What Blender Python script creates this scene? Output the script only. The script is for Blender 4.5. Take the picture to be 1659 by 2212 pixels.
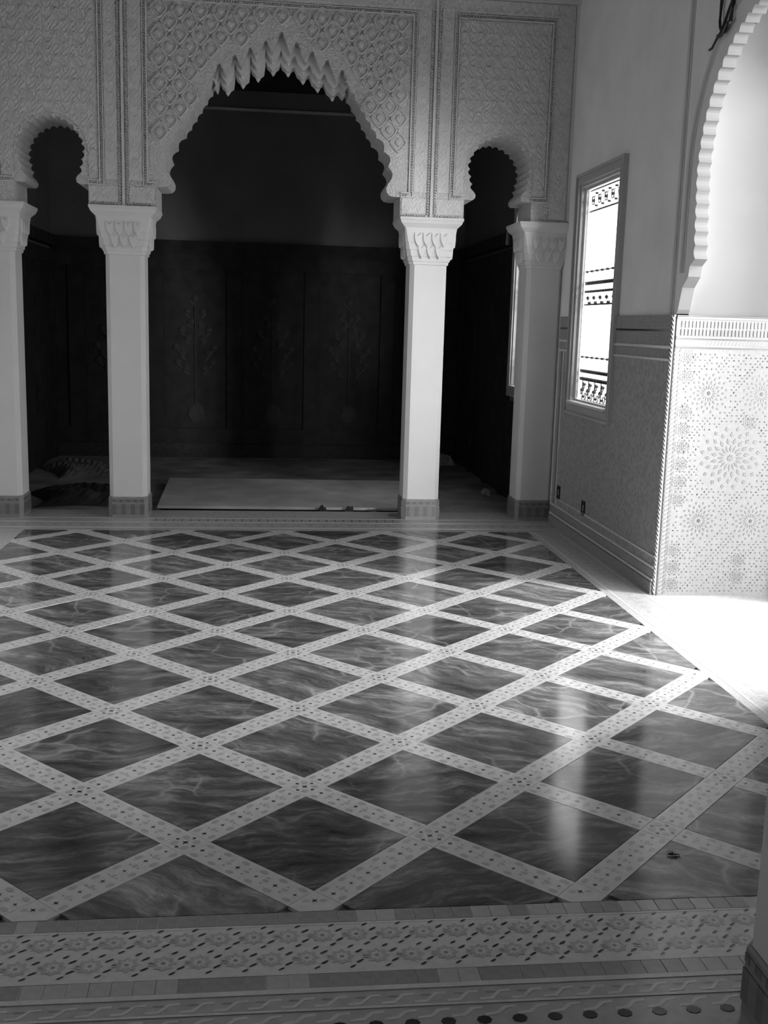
import bpy, bmesh, math, random
from math import pi, sin, cos, tan, radians, sqrt, atan2
from mathutils import Vector, Matrix
from mathutils.geometry import tessellate_polygon

random.seed(7)
SC = bpy.context.scene
for o in list(bpy.data.objects):
    bpy.data.objects.remove(o)
COL = SC.collection

# ------------------------------------------------------------------ camera
CAM = (-0.1533, -2.7279, 1.6030)
PITCH, YAW, ROLL, FPX = 0.1747, 0.1156, 0.0276, 2287.92
_fw = Vector((sin(YAW) * cos(PITCH), cos(YAW) * cos(PITCH), -sin(PITCH)))
_rt = Vector((cos(YAW), -sin(YAW), 0.0))
_up = _rt.cross(_fw)
_r2 = cos(ROLL) * _rt + sin(ROLL) * _up
_u2 = -sin(ROLL) * _rt + cos(ROLL) * _up
cd = bpy.data.cameras.new('camera')
cam = bpy.data.objects.new('camera', cd)
COL.objects.link(cam)
cd.sensor_fit = 'HORIZONTAL'
cd.sensor_width = 36.0
cd.lens = 36.0 * FPX / 1659.0
cd.clip_start = 0.05
cam.matrix_world = Matrix(((_r2.x, _u2.x, -_fw.x, CAM[0]), (_r2.y, _u2.y, -_fw.y, CAM[1]),
                           (_r2.z, _u2.z, -_fw.z, CAM[2]), (0, 0, 0, 1)))
SC.camera = cam

# ------------------------------------------------------------------ world, sun, portals, exposure
SKY = 6.2
w = bpy.data.worlds.new('world')
SC.world = w
w.use_nodes = True
bg = w.node_tree.nodes['Background']
bg.inputs['Color'].default_value = (1, 1, 1, 1)
bg.inputs['Strength'].default_value = SKY

sun_d = bpy.data.lights.new('sun', 'SUN')
sun_d.energy = 4.6
sun_d.angle = radians(15)
sun = bpy.data.objects.new('sun', sun_d)
COL.objects.link(sun)
sun.rotation_euler = Vector((-0.33, 1.0, -0.01)).to_track_quat('-Z', 'Y').to_euler()

# added area lamp outside the unseen porch doorway, to brighten the hall floor
fill_lamp_d = bpy.data.lights.new('doorway_fill_lamp', 'AREA')
fill_lamp_d.shape = 'RECTANGLE'
fill_lamp_d.size, fill_lamp_d.size_y = 0.6, 1.2
fill_lamp_d.energy = 210
fill_lamp = bpy.data.objects.new('doorway_fill_lamp', fill_lamp_d)
COL.objects.link(fill_lamp)
fill_lamp.location = (4.4, 2.33, 3.0)
fill_lamp.rotation_euler = (Vector((2.3, 2.9, 0.0)) - Vector((4.4, 2.33, 3.0))).to_track_quat('-Z', 'Y').to_euler()


def portal(name, loc, direction, sx, sy):
    d = bpy.data.lights.new(name, 'AREA')
    d.shape = 'RECTANGLE'
    d.size, d.size_y = sx, sy
    d.cycles.is_portal = True
    o = bpy.data.objects.new(name, d)
    COL.objects.link(o)
    o.location = loc
    o.rotation_euler = Vector(direction).to_track_quat('-Z', 'Y').to_euler()


portal('portal_bay_door', (3.27, 2.48, 1.55), (-1, 0, 0), 1.4, 3.3)
portal('portal_bay_side', (3.27, 0.60, 1.75), (-1, 0, 0), 2.2, 3.6)
portal('portal_porch_end', (2.73, -0.80, 1.8), (0, 1, 0), 0.8, 3.7)
portal('portal_hall_window', (2.55, 5.01, 1.87), (-1, 0, 0), 1.0, 1.8)
portal('portal_far_window', (2.55, 7.06, 1.87), (-1, 0, 0), 1.0, 1.8)

SC.view_settings.view_transform = 'Standard'
SC.view_settings.look = 'None'
SC.view_settings.gamma = 1.0
SC.view_settings.use_curve_mapping = False
SC.view_settings.exposure = 0.0
SC.cycles.use_denoising = True
SC.cycles.max_bounces = 8
SC.cycles.diffuse_bounces = 5
SC.cycles.adaptive_threshold = 0.02
SC.cycles.transparent_max_bounces = 12

# ------------------------------------------------------------------ materials
def nt(name):
    m = bpy.data.materials.new(name)
    m.use_nodes = True
    t = m.node_tree
    return m, t, t.nodes['Principled BSDF']


def g(v):
    return (v, v, v, 1)


def node(t, typ, **kw):
    n = t.nodes.new(typ)
    for k, v in kw.items():
        setattr(n, k, v)
    return n


def ramp(t, stops):
    r = t.nodes.new('ShaderNodeValToRGB')
    e = r.color_ramp.elements
    e[0].position, e[0].color = stops[0][0], g(stops[0][1])
    e[1].position, e[1].color = stops[-1][0], g(stops[-1][1])
    for p_, c_ in stops[1:-1]:
        x = e.new(p_)
        x.color = g(c_)
    return r


def plain(name, v, rough=0.6, var=0.12, scale=8.0, bump=0.0, bscale=60.0, spec=0.5, coords='Object'):
    m, t, b = nt(name)
    tc = node(t, 'ShaderNodeTexCoord')
    n = node(t, 'ShaderNodeTexNoise')
    n.inputs['Scale'].default_value = scale
    n.inputs['Detail'].default_value = 6
    t.links.new(tc.outputs[coords], n.inputs['Vector'])
    r = ramp(t, [(0.25, v * (1 - var)), (0.75, v * (1 + var))])
    t.links.new(n.outputs['Fac'], r.inputs['Fac'])
    t.links.new(r.outputs['Color'], b.inputs['Base Color'])
    b.inputs['Roughness'].default_value = rough
    b.inputs['Specular IOR Level'].default_value = spec
    if bump:
        n2 = node(t, 'ShaderNodeTexNoise')
        n2.inputs['Scale'].default_value = bscale
        n2.inputs['Detail'].default_value = 4
        t.links.new(tc.outputs[coords], n2.inputs['Vector'])
        bp = node(t, 'ShaderNodeBump')
        bp.inputs['Strength'].default_value = bump
        bp.inputs['Distance'].default_value = 0.01
        t.links.new(n2.outputs['Fac'], bp.inputs['Height'])
        t.links.new(bp.outputs['Normal'], b.inputs['Normal'])
    return m


def marble():
    m, t, b = nt('marble')
    L = t.links.new
    tc = node(t, 'ShaderNodeTexCoord')
    oi = node(t, 'ShaderNodeObjectInfo')
    mul = node(t, 'ShaderNodeMath', operation='MULTIPLY')
    mul.inputs[1].default_value = 37.0
    L(oi.outputs['Random'], mul.inputs[0])
    rot = node(t, 'ShaderNodeMath', operation='MULTIPLY_ADD')
    rot.inputs[1].default_value = 1.3
    rot.inputs[2].default_value = -0.45
    L(oi.outputs['Random'], rot.inputs[0])
    vr = node(t, 'ShaderNodeVectorRotate', rotation_type='Z_AXIS')
    L(tc.outputs['Object'], vr.inputs['Vector'])
    L(rot.outputs[0], vr.inputs['Angle'])
    cx = node(t, 'ShaderNodeCombineXYZ')
    L(mul.outputs[0], cx.inputs['X'])
    L(mul.outputs[0], cx.inputs['Z'])
    add = node(t, 'ShaderNodeVectorMath', operation='ADD')
    L(vr.outputs[0], add.inputs[0])
    L(cx.outputs[0], add.inputs[1])
    # stretched noise: streaks
    mp = node(t, 'ShaderNodeMapping')
    mp.inputs['Scale'].default_value = (2.6, 10.5, 2.0)
    warp = node(t, 'ShaderNodeTexNoise')
    warp.inputs['Scale'].default_value = 3.2
    warp.inputs['Detail'].default_value = 3
    L(add.outputs[0], warp.inputs['Vector'])
    wm = node(t, 'ShaderNodeVectorMath', operation='SCALE')
    wm.inputs['Scale'].default_value = 0.22
    L(warp.outputs['Color'], wm.inputs[0])
    ad2 = node(t, 'ShaderNodeVectorMath', operation='ADD')
    L(add.outputs[0], ad2.inputs[0])
    L(wm.outputs[0], ad2.inputs[1])
    L(ad2.outputs[0], mp.inputs['Vector'])
    n1 = node(t, 'ShaderNodeTexNoise')
    n1.inputs['Scale'].default_value = 1.0
    n1.inputs['Detail'].default_value = 10
    n1.inputs['Roughness'].default_value = 0.76
    L(mp.outputs[0], n1.inputs['Vector'])
    r1 = ramp(t, [(0.34, 0.045), (0.50, 0.13), (0.58, 0.25), (0.70, 0.50)])
    L(n1.outputs['Fac'], r1.inputs['Fac'])
    # veins
    vo = node(t, 'ShaderNodeTexVoronoi', feature='DISTANCE_TO_EDGE')
    vo.inputs['Scale'].default_value = 3.6
    L(ad2.outputs[0], vo.inputs['Vector'])
    r2 = ramp(t, [(0.0, 1.0), (0.018, 0.35), (0.05, 0.0)])
    L(vo.outputs['Distance'], r2.inputs['Fac'])
    big = node(t, 'ShaderNodeTexNoise')
    big.inputs['Scale'].default_value = 2.4
    L(add.outputs[0], big.inputs['Vector'])
    rb = ramp(t, [(0.48, 0.0), (0.62, 0.55)])
    L(big.outputs['Fac'], rb.inputs['Fac'])
    vm = node(t, 'ShaderNodeMath', operation='MULTIPLY')
    L(r2.outputs['Color'], vm.inputs[0])
    L(rb.outputs['Color'], vm.inputs[1])
    mx = node(t, 'ShaderNodeMix', data_type='RGBA')
    L(vm.outputs[0], mx.inputs['Factor'])
    L(r1.outputs['Color'], mx.inputs['A'])
    mx.inputs['B'].default_value = g(0.55)
    # per tile tone
    tone = node(t, 'ShaderNodeMath', operation='MULTIPLY_ADD')
    tone.inputs[1].default_value = 0.5
    tone.inputs[2].default_value = 0.78
    L(oi.outputs['Random'], tone.inputs[0])
    sc = node(t, 'ShaderNodeVectorMath', operation='SCALE')
    L(mx.outputs['Result'], sc.inputs[0])
    L(tone.outputs[0], sc.inputs['Scale'])
    L(sc.outputs[0], b.inputs['Base Color'])
    b.inputs['Roughness'].default_value = 0.11
    b.inputs['Specular IOR Level'].default_value = 0.35
    return m


def mosaic(name, lo, hi, size, rough=0.35, bump=0.35, diag=True, plane='yz', joint=None):
    """fine square mosaic set on the diagonal: glazed chips with joints"""
    m, t, b = nt(name)
    L = t.links.new
    tc = node(t, 'ShaderNodeTexCoord')
    sp = node(t, 'ShaderNodeSeparateXYZ')
    L(tc.outputs['Object'], sp.inputs[0])
    cb = node(t, 'ShaderNodeCombineXYZ')
    a_, b_ = {'yz': ('Y', 'Z'), 'xz': ('X', 'Z'), 'xy': ('X', 'Y')}[plane]
    L(sp.outputs[a_], cb.inputs['X'])
    L(sp.outputs[b_], cb.inputs['Y'])
    mp = node(t, 'ShaderNodeMapping')
    mp.inputs['Rotation'].default_value = (0, 0, radians(45) if diag else 0)
    L(cb.outputs[0], mp.inputs['Vector'])
    br = node(t, 'ShaderNodeTexBrick')
    br.offset = 0.0
    br.inputs['Scale'].default_value = 1.0
    br.inputs['Brick Width'].default_value = size
    br.inputs['Row Height'].default_value = size
    br.inputs['Mortar Size'].default_value = size * 0.06
    br.inputs['Color1'].default_value = g(lo)
    br.inputs['Color2'].default_value = g(hi)
    br.inputs['Mortar'].default_value = g(joint if joint is not None else hi * 1.1)
    L(mp.outputs[0], br.inputs['Vector'])
    L(br.outputs['Color'], b.inputs['Base Color'])
    bp = node(t, 'ShaderNodeBump', invert=True)
    bp.inputs['Strength'].default_value = bump
    bp.inputs['Distance'].default_value = 0.004
    L(br.outputs['Fac'], bp.inputs['Height'])
    L(bp.outputs['Normal'], b.inputs['Normal'])
    b.inputs['Roughness'].default_value = rough
    return m


def carved(name, v, scale=34.0, strength=0.6, dist=0.02):
    """lime plaster cut with fine arabesque: curling cells as relief"""
    m, t, b = nt(name)
    L = t.links.new
    tc = node(t, 'ShaderNodeTexCoord')
    nz = node(t, 'ShaderNodeTexNoise')
    nz.inputs['Scale'].default_value = 14
    L(tc.outputs['Object'], nz.inputs['Vector'])
    ms = node(t, 'ShaderNodeVectorMath', operation='SCALE')
    ms.inputs['Scale'].default_value = 0.06
    L(nz.outputs['Color'], ms.inputs[0])
    ad = node(t, 'ShaderNodeVectorMath', operation='ADD')
    L(tc.outputs['Object'], ad.inputs[0])
    L(ms.outputs[0], ad.inputs[1])
    vo = node(t, 'ShaderNodeTexVoronoi', feature='SMOOTH_F1')
    vo.inputs['Scale'].default_value = scale
    L(ad.outputs[0], vo.inputs['Vector'])
    sn = node(t, 'ShaderNodeMath', operation='SINE')
    mu = node(t, 'ShaderNodeMath', operation='MULTIPLY')
    mu.inputs[1].default_value = 11.0
    L(vo.outputs['Distance'], mu.inputs[0])
    L(mu.outputs[0], sn.inputs[0])
    bp = node(t, 'ShaderNodeBump')
    bp.inputs['Strength'].default_value = strength
    bp.inputs['Distance'].default_value = dist
    L(sn.outputs[0], bp.inputs['Height'])
    L(bp.outputs['Normal'], b.inputs['Normal'])
    b.inputs['Base Color'].default_value = g(v)
    b.inputs['Roughness'].default_value = 0.85
    return m


M = {}
M['plaster_white'] = plain('plaster_white', 0.69, 0.7, 0.03, 5)
M['plaster_wall'] = plain('plaster_wall', 0.84, 0.8, 0.07, 3.0, 0.10, 30)
M['plaster_ceiling'] = plain('cedar_ceiling', 0.28, 0.7, 0.2, 3.0)
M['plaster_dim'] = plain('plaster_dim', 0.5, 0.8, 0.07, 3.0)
M['carved'] = carved('carved_plaster', 0.74, 34, 0.55, 0.012)
M['carved_fine'] = carved('carved_plaster_fine', 0.60, 48, 0.5, 0.01)
M['moulding'] = plain('plaster_moulding', 0.62, 0.75, 0.05, 9)
M['lozenge'] = carved('carved_lozenge_plaster', 0.60, 60, 0.35, 0.008)
M['marble'] = marble()
M['zel_light'] = plain('zellige_light', 0.70, 0.16, 0.10, 40)
M['zel_mid'] = plain('zellige_mid', 0.33, 0.16, 0.15, 30)
M['zel_dark'] = plain('zellige_dark', 0.035, 0.14, 0.3, 30)
M['zel_grey'] = plain('zellige_grey', 0.50, 0.15, 0.12, 30)
M['grout'] = plain('grout', 0.28, 0.7, 0.10, 20)
M['border'] = mosaic('border_mosaic', 0.46, 0.56, 0.02, 0.2, 0.15, True, 'xy')
M['dado'] = mosaic('dado_mosaic', 0.24, 0.40, 0.024, 0.4, 0.7, True, 'yz', 0.46)
M['dado_band'] = mosaic('dado_band_mosaic', 0.24, 0.34, 0.018, 0.4, 0.5, False, 'yz', 0.34)
M['bay_ground'] = mosaic('bay_mosaic', 0.21, 0.24, 0.017, 0.45, 0.5, True, 'xz', 0.26)
M['bay_plaster_darkened'] = plain('bay_plaster_darkened', 0.18, 0.8, 0.05, 3.0)  # wall plaster darkened in its colour to offset overexposure in the bay
M['bay_chip'] = plain('bay_chip', 0.14, 0.35, 0.12, 30)
M['bay_chip_dark'] = plain('bay_chip_dark', 0.05, 0.35, 0.2, 30)
M['bay_frieze'] = plain('bay_frieze', 0.27, 0.5, 0.05, 20)
M['base_tile'] = plain('base_tile', 0.22, 0.3, 0.25, 25)
M['base_tile_dark'] = plain('base_tile_dark', 0.15, 0.3, 0.3, 25)
M['base_body'] = plain('base_body', 0.26, 0.5, 0.1, 20)
M['wood'] = plain('dark_wood', 0.032, 0.8, 0.35, 6, 0.2, 30, 0.15)
M['wood_carved'] = plain('dark_wood_carving', 0.05, 0.75, 0.3, 10, 0, 60, 0.15)
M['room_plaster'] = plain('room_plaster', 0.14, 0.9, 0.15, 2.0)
M['concrete'] = plain('rough_concrete', 0.24, 0.9, 0.5, 3.0, 0.8, 14)
M['board'] = plain('board', 0.45, 0.7, 0.25, 4)
M['frame'] = plain('window_frame_paint', 0.42, 0.5, 0.06, 10)
M['iron'] = plain('iron', 0.03, 0.45, 0.2, 20)
M['paper'] = plain('paper', 0.35, 0.8, 0.2, 12)
M['plastic'] = plain('plastic_sheet', 0.15, 0.3, 0.3, 8)
M['rubble'] = plain('rubble', 0.03, 0.9, 0.4, 30)
M['black'] = plain('black_plastic', 0.012, 0.4, 0.1, 10)
M['ground'] = plain('ground', 0.6, 0.9, 0.2, 2)


def glass():
    m, t, b = nt('window_glass')
    out = t.nodes['Material Output']
    t.nodes.remove(b)
    tr = node(t, 'ShaderNodeBsdfTransparent')
    tr.inputs['Color'].default_value = g(0.75)
    gl = node(t, 'ShaderNodeBsdfGlossy')
    gl.inputs['Roughness'].default_value = 0.02
    mx = node(t, 'ShaderNodeMixShader')
    mx.inputs['Fac'].default_value = 0.06
    t.links.new(tr.outputs[0], mx.inputs[1])
    t.links.new(gl.outputs[0], mx.inputs[2])
    t.links.new(mx.outputs[0], out.inputs['Surface'])
    return m


M['glass'] = glass()

# ------------------------------------------------------------------ mesh builder
class MB:
    def __init__(s):
        s.v, s.f, s.m = [], [], []

    def add(s, verts, faces, mat=0):
        n = len(s.v)
        s.v += [tuple(p) for p in verts]
        s.f += [tuple(i + n for i in f) for f in faces]
        s.m += [mat] * len(faces)

    def box(s, x0, x1, y0, y1, z0, z1, mat=0):
        s.add([(x0, y0, z0), (x1, y0, z0), (x1, y1, z0), (x0, y1, z0), (x0, y0, z1), (x1, y0, z1), (x1, y1, z1), (x0, y1, z1)],
              [(0, 3, 2, 1), (4, 5, 6, 7), (0, 1, 5, 4), (1, 2, 6, 5), (2, 3, 7, 6), (3, 0, 4, 7)], mat)

    def prism(s, loops, fa, fb, mat=0, back=True):
        """loops: 2D outlines (first outer, rest holes); fa, fb map (u, v) to the front and the back point"""
        flat = [p for l in loops for p in l]
        tri = tessellate_polygon([[Vector((p[0], p[1], 0)) for p in l] for l in loops])
        n = len(flat)
        faces = [tuple(t) for t in tri]
        if back:
            faces += [tuple(n + i for i in reversed(t)) for t in tri]
        k = 0
        for l in loops:
            m_ = len(l)
            for i in range(m_):
                j = (i + 1) % m_
                faces.append((k + i, k + j, n + k + j, n + k + i))
            k += m_
        s.add([fa(*p) for p in flat] + [fb(*p) for p in flat], faces, mat)

    def loft(s, rings, mat=0, cap0=True, cap1=True):
        n = len(rings[0])
        faces = []
        for r in range(len(rings) - 1):
            for i in range(n):
                j = (i + 1) % n
                faces.append((r * n + i, r * n + j, (r + 1) * n + j, (r + 1) * n + i))
        if cap0:
            faces.append(tuple(reversed(range(n))))
        if cap1:
            faces.append(tuple((len(rings) - 1) * n + i for i in range(n)))
        s.add([p for r in rings for p in r], faces, mat)

    def tube(s, pts, r, n=6, mat=0, closed=False):
        P = [Vector(p) for p in pts]
        rings = []
        for i, p in enumerate(P):
            a = P[i - 1] if (i > 0 or closed) else p
            b = P[(i + 1) % len(P)] if (i < len(P) - 1 or closed) else p
            d = (b - a).normalized()
            u = d.cross(Vector((0.3, 0.2, 0.93)))
            if u.length < 1e-3:
                u = d.cross(Vector((1, 0, 0)))
            u.normalize()
            v = d.cross(u)
            rings.append([p + r * (cos(2 * pi * k / n) * u + sin(2 * pi * k / n) * v) for k in range(n)])
        if closed:
            rings.append(rings[0])
        s.loft(rings, mat, not closed, not closed)

    def mesh(s, name, mats):
        me = bpy.data.meshes.new(name)
        me.from_pydata(s.v, [], s.f)
        for x in (mats if isinstance(mats, (list, tuple)) else [mats]):
            me.materials.append(M[x])
        me.polygons.foreach_set('material_index', s.m)
        bm = bmesh.new()
        bm.from_mesh(me)
        bmesh.ops.recalc_face_normals(bm, faces=bm.faces)
        bm.to_mesh(me)
        bm.free()
        me.update()
        return me

    def build(s, name, mats, parent=None, loc=(0, 0, 0), rz=0.0, smooth=False):
        return link(name, s.mesh(name, mats), parent, loc, rz, smooth)


def link(name, me, parent=None, loc=(0, 0, 0), rz=0.0, smooth=False):
    o = bpy.data.objects.new(name, me)
    COL.objects.link(o)
    o.parent = parent
    o.location = loc
    o.rotation_euler = (0, 0, rz)
    if smooth and me:
        for p in me.polygons:
            p.use_smooth = True
    return o


def tag(o, label, cat, group=None):
    o['label'] = label
    o['category'] = cat
    if group:
        o['group'] = group
    return o


def struct(o, label=None, cat=None):
    o['kind'] = 'structure'
    if label:
        o['label'] = label
    if cat:
        o['category'] = cat
    return o


def stuff(o):
    o['kind'] = 'stuff'
    return o


# ------------------------------------------------------------------ dimensions (metres)
S = 0.385                 # half diagonal of the floor lattice
XR, XL = 2.27, -2.35      # hall side walls
YA = 5.86                 # front of the arcade wall
TA = 0.44                 # its thickness
TW = 0.075                # thickness of the side wall
XC = -0.04                # arcade centre line
ZC = 4.60                 # ceiling
YN = -4.2                 # wall behind the camera
YF = 10.4                 # panelled far wall
ZF = -0.06                # floor of the far room
BX = 3.10                 # outer wall of the bay
BY1, BY0 = 3.42, 1.58     # far and near jamb of the bay arch
BN = -0.60                # near end of the porch behind it

# ------------------------------------------------------------------ floor
mb = MB()
mb.box(XL, XR, YN, 6.30, -0.12, -0.012)
mb.box(XR, BX + 0.15, BN, BY1, -0.12, -0.012)
floor = struct(mb.build('floor', 'grout'), 'polished marble floor laid in a lattice of mosaic strips', 'floor')
HT = 0.797 * S            # tile half diagonal
UMIN, UMAX, VMIN, VMAX = -5.08 * S, 5.08 * S, -0.08 * S, 14.08 * S


def clip(poly, x0, x1, y0, y1):
    def half(P, f):
        out = []
        for i in range(len(P)):
            a, b = P[i], P[(i + 1) % len(P)]
            da, db = f(a), f(b)
            if da >= 0:
                out.append(a)
            if (da >= 0) != (db >= 0):
                t_ = da / (da - db)
                out.append((a[0] + t_ * (b[0] - a[0]), a[1] + t_ * (b[1] - a[1])))
        return out
    for f in (lambda p: p[0] - x0, lambda p: x1 - p[0], lambda p: p[1] - y0, lambda p: y1 - p[1]):
        poly = half(poly, f)
        if len(poly) < 3:
            return []
    return poly


def slab(poly, z0, z1, bevel=0.0008):
    """flat piece with a small bevel round its top edge"""
    m_ = MB()
    cx = sum(p[0] for p in poly) / len(poly)
    cy = sum(p[1] for p in poly) / len(poly)
    rmax = max(math.hypot(p[0] - cx, p[1] - cy) for p in poly)
    k = 1 - bevel / max(rmax, 1e-4)
    r0 = [(x, y, z0) for x, y in poly]
    r1 = [(x, y, z1 - bevel * 0.5) for x, y in poly]
    r2 = [(cx + (x - cx) * k, cy + (y - cy) * k, z1) for x, y in poly]
    m_.loft([r0, r1, r2], 0, False, True)
    return m_


full_tile = slab([(HT, 0), (0, HT), (-HT, 0), (0, -HT)], -0.012, 0.0).mesh('marble_tile', 'marble')
for u in range(-5, 6):
    for v in range(0, 15):
        if (u + v) % 2 == 0:
            continue
        cx, cy = u * S, v * S
        if abs(u) <= 4 and 1 <= v <= 13:
            o = link('marble_tile', full_tile, floor, (cx, cy, 0))
        else:
            P = clip([(cx + HT, cy), (cx, cy + HT), (cx - HT, cy), (cx, cy - HT)], UMIN, UMAX, VMIN, VMAX)
            if P:
                slab([(x - cx, y - cy) for x, y in P], -0.012, 0.0).build('marble_tile', 'marble', floor, (cx, cy, 0))

HW = 0.053                 # strip half width
EL = S * sqrt(2)           # lattice edge
strip_me = slab([(HW + 0.001, -HW), (EL - HW - 0.001, -HW), (EL - HW - 0.001, HW), (HW + 0.001, HW)], -0.012, 0.0).mesh('mosaic_strip', 'zel_light')
cross_me = slab([(HW, -HW), (HW, HW), (-HW, HW), (-HW, -HW)], -0.012, 0.0).mesh('mosaic_square', 'zel_light')


def flat(m_, poly, z=0.0007, mat=0):
    m_.add([(x, y, z) for x, y in poly], [tuple(range(len(poly)))], mat)


def star4(cx, cy, r, k=0.3, rot=0.0):
    return [(cx + (r if i % 2 == 0 else r * k) * cos(rot + i * pi / 4), cy + (r if i % 2 == 0 else r * k) * sin(rot + i * pi / 4)) for i in range(8)]


def star8(cx, cy, r, k=0.6, rot=0.0, n=8):
    return [(cx + (r if i % 2 == 0 else r * k) * cos(rot + i * pi / n), cy + (r if i % 2 == 0 else r * k) * sin(rot + i * pi / n)) for i in range(2 * n)]


def ell(cx, cy, a, b_, n=6, rot=0.0):
    return [(cx + a * cos(2 * pi * i / n) * cos(rot) - b_ * sin(2 * pi * i / n) * sin(rot), cy + a * cos(2 * pi * i / n) * sin(rot) + b_ * sin(2 * pi * i / n) * cos(rot)) for i in range(n)]


PT = EL / 7.0
mi = MB()
for k in range(1, 7):
    t_ = k * PT
    flat(mi, star4(t_, 0, 0.0112 if k % 2 else 0.0085, 0.30), 0.0007, 0)
    for sg in (-1, 1):
        flat(mi, ell(t_, sg * 0.034, 0.017, 0.0095), 0.0006, 1)
        flat(mi, star4(t_ + PT / 2 - 0.004, sg * 0.0175, 0.006, 0.4), 0.0006, 2) if k < 6 else None
    if k < 6:
        flat(mi, ell(t_ + PT / 2, 0, 0.012, 0.0075), 0.0006, 1)
inlay_me = mi.mesh('mosaic_inlay', ['zel_dark', 'zel_grey', 'zel_mid'])
mi = MB()
flat(mi, star4(0, 0, 0.014, 0.34), 0.0007, 0)
for i in range(4):
    a = pi / 4 + i * pi / 2
    flat(mi, ell(0.034 * cos(a), 0.034 * sin(a), 0.013, 0.013, 8), 0.0006, 1)
    a = i * pi / 2
    flat(mi, star4(0.036 * cos(a), 0.036 * sin(a), 0.010, 0.34), 0.0007, 0)
cinlay_me = mi.mesh('mosaic_inlay', ['zel_dark', 'zel_grey'])

for u in range(-5, 6):
    for v in range(0, 15):
        if (u + v) % 2:
            continue
        cx, cy = u * S, v * S
        if abs(u) <= 4 and 1 <= v <= 13:
            o = link('mosaic_square', cross_me, floor, (cx, cy, 0), pi / 4)
            stuff(link('mosaic_inlay', cinlay_me, o))
        else:
            c_, s_ = cos(pi / 4), sin(pi / 4)
            P = [(cx + a * c_ - b * s_, cy + a * s_ + b * c_) for a, b in ((HW, -HW), (HW, HW), (-HW, HW), (-HW, -HW))]
            P = clip(P, UMIN, UMAX, VMIN, VMAX)
            if P:
                o = slab([(x - cx, y - cy) for x, y in P], -0.012, 0.0).build('mosaic_square', 'zel_light', floor, (cx, cy, 0))
                sx_, sy_ = (-0.022 if u == 5 else 0.022 if u == -5 else 0), (0.022 if v == 0 else -0.022 if v == 14 else 0)
                m2 = MB()
                flat(m2, star4(sx_, sy_, 0.012, 0.32, pi / 4), 0.0007, 0)
                for q in (-1, 1):
                    flat(m2, ell(sx_ + (0.024 * q if sy_ else 0), sy_ + (0.024 * q if not sy_ else 0), 0.012, 0.008), 0.0006, 1)
                stuff(m2.build('mosaic_inlay', ['zel_dark', 'zel_grey'], o))
        for du, dv, rz in ((1, 1, pi / 4), (1, -1, -pi / 4)):
            if u + du > 5 or not 0 <= v + dv <= 14:
                continue
            o = link('mosaic_strip', strip_me, floor, (cx, cy, 0), rz)
            stuff(link('mosaic_inlay', inlay_me, o))

# --- borders round the lattice: (y bands in front), bays and sides
Y0 = VMIN
bands = MB()
# side borders and far border as mosaic ground
bands.box(UMAX, XR, VMIN, 5.86, -0.012, 0.0)
bands.box(XL, UMIN, VMIN, 5.86, -0.012, 0.0)
bands.box(UMIN, UMAX, VMAX, 6.30, -0.012, 0.0)
bands.box(UMAX, XR, 5.86, 6.30, -0.012, 0.0)
bands.box(XL, UMIN, 5.86, 6.30, -0.012, 0.0)
bands.box(XR, BX + 0.15, BN, BY1, -0.012, 0.0)
stuff(bands.build('border_mosaic', 'border', floor))
# threshold marks between the far columns
mi = MB()
for k in range(58):
    x = -1.02 + k * 0.0345
    flat(mi, [(x, 5.80), (x + 0.018, 5.80), (x + 0.018, 5.90), (x, 5.90)], 0.0006, k % 2)
for k in range(150):
    x = XL + 0.02 + k * 0.0305
    flat(mi, [(x, 5.46), (x + 0.027, 5.46), (x + 0.027, 5.50), (x, 5.50)], 0.0006, 1)
for yy in (5.52, 5.76, 5.93):
    mi.box(XL, XR, yy, yy + 0.018, -0.001, 0.0008, 2)
for k in range(44):
    x = XL + 0.06 + k * 0.105
    flat(mi, star8(x, 5.64, 0.045), 0.0006, 1)
    flat(mi, star8(x, 5.64, 0.016), 0.001, 0)
stuff(mi.build('threshold_mosaic', ['zel_mid', 'zel_grey', 'zel_light'], floor))
# side border lines
mi = MB()
for xx in (2.00, 2.20):
    mi.box(xx, xx + 0.016, 0, 5.4, -0.001, 0.0008, 0)
for k in range(50):
    flat(mi, star8(2.11, 0.1 + k * 0.105, 0.042), 0.0006, 1)
stuff(mi.build('border_stars', ['zel_light', 'zel_grey'], floor))

# near border: rows of square tiles, star band, interlace, dots
mb = MB()
mb.box(XL, XR, YN, VMIN, -0.012, -0.002)
stuff(mb.build('border_ground', 'zel_grey', floor))
YB = [VMIN, -0.092, -0.101, -0.300, -0.318, -0.376, -0.394]
sq = slab([(-0.0255, -0.0285), (0.0255, -0.0285), (0.0255, 0.0285), (-0.0255, 0.0285)], -0.012, 0.0)
sqm = [sq.mesh('square_tile', m_) for m_ in ('zel_mid', 'zel_grey', 'zel_mid')]
for row, yc in enumerate(((YB[0] + YB[1]) / 2, (YB[4] + YB[5]) / 2)):
    for k in range(46):
        link('square_tile', sqm[random.randrange(3)], floor, (-1.20 + k * 0.0535 + row * 0.02, yc, random.uniform(-0.0006, 0.0)))
mi = MB()
for a, b_ in ((YB[1], YB[2]), (YB[3], YB[4]), (YB[5], YB[6]), (-0.455, -0.463)):
    mi.box(XL, XR, b_, a, -0.010, 0.0, 0)
stuff(mi.build('light_fillet', 'zel_light', floor))
mi = MB()
mi.box(XL, XR, YB[3], YB[2], -0.010, -0.0005, 3)
PX = 0.0905
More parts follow.
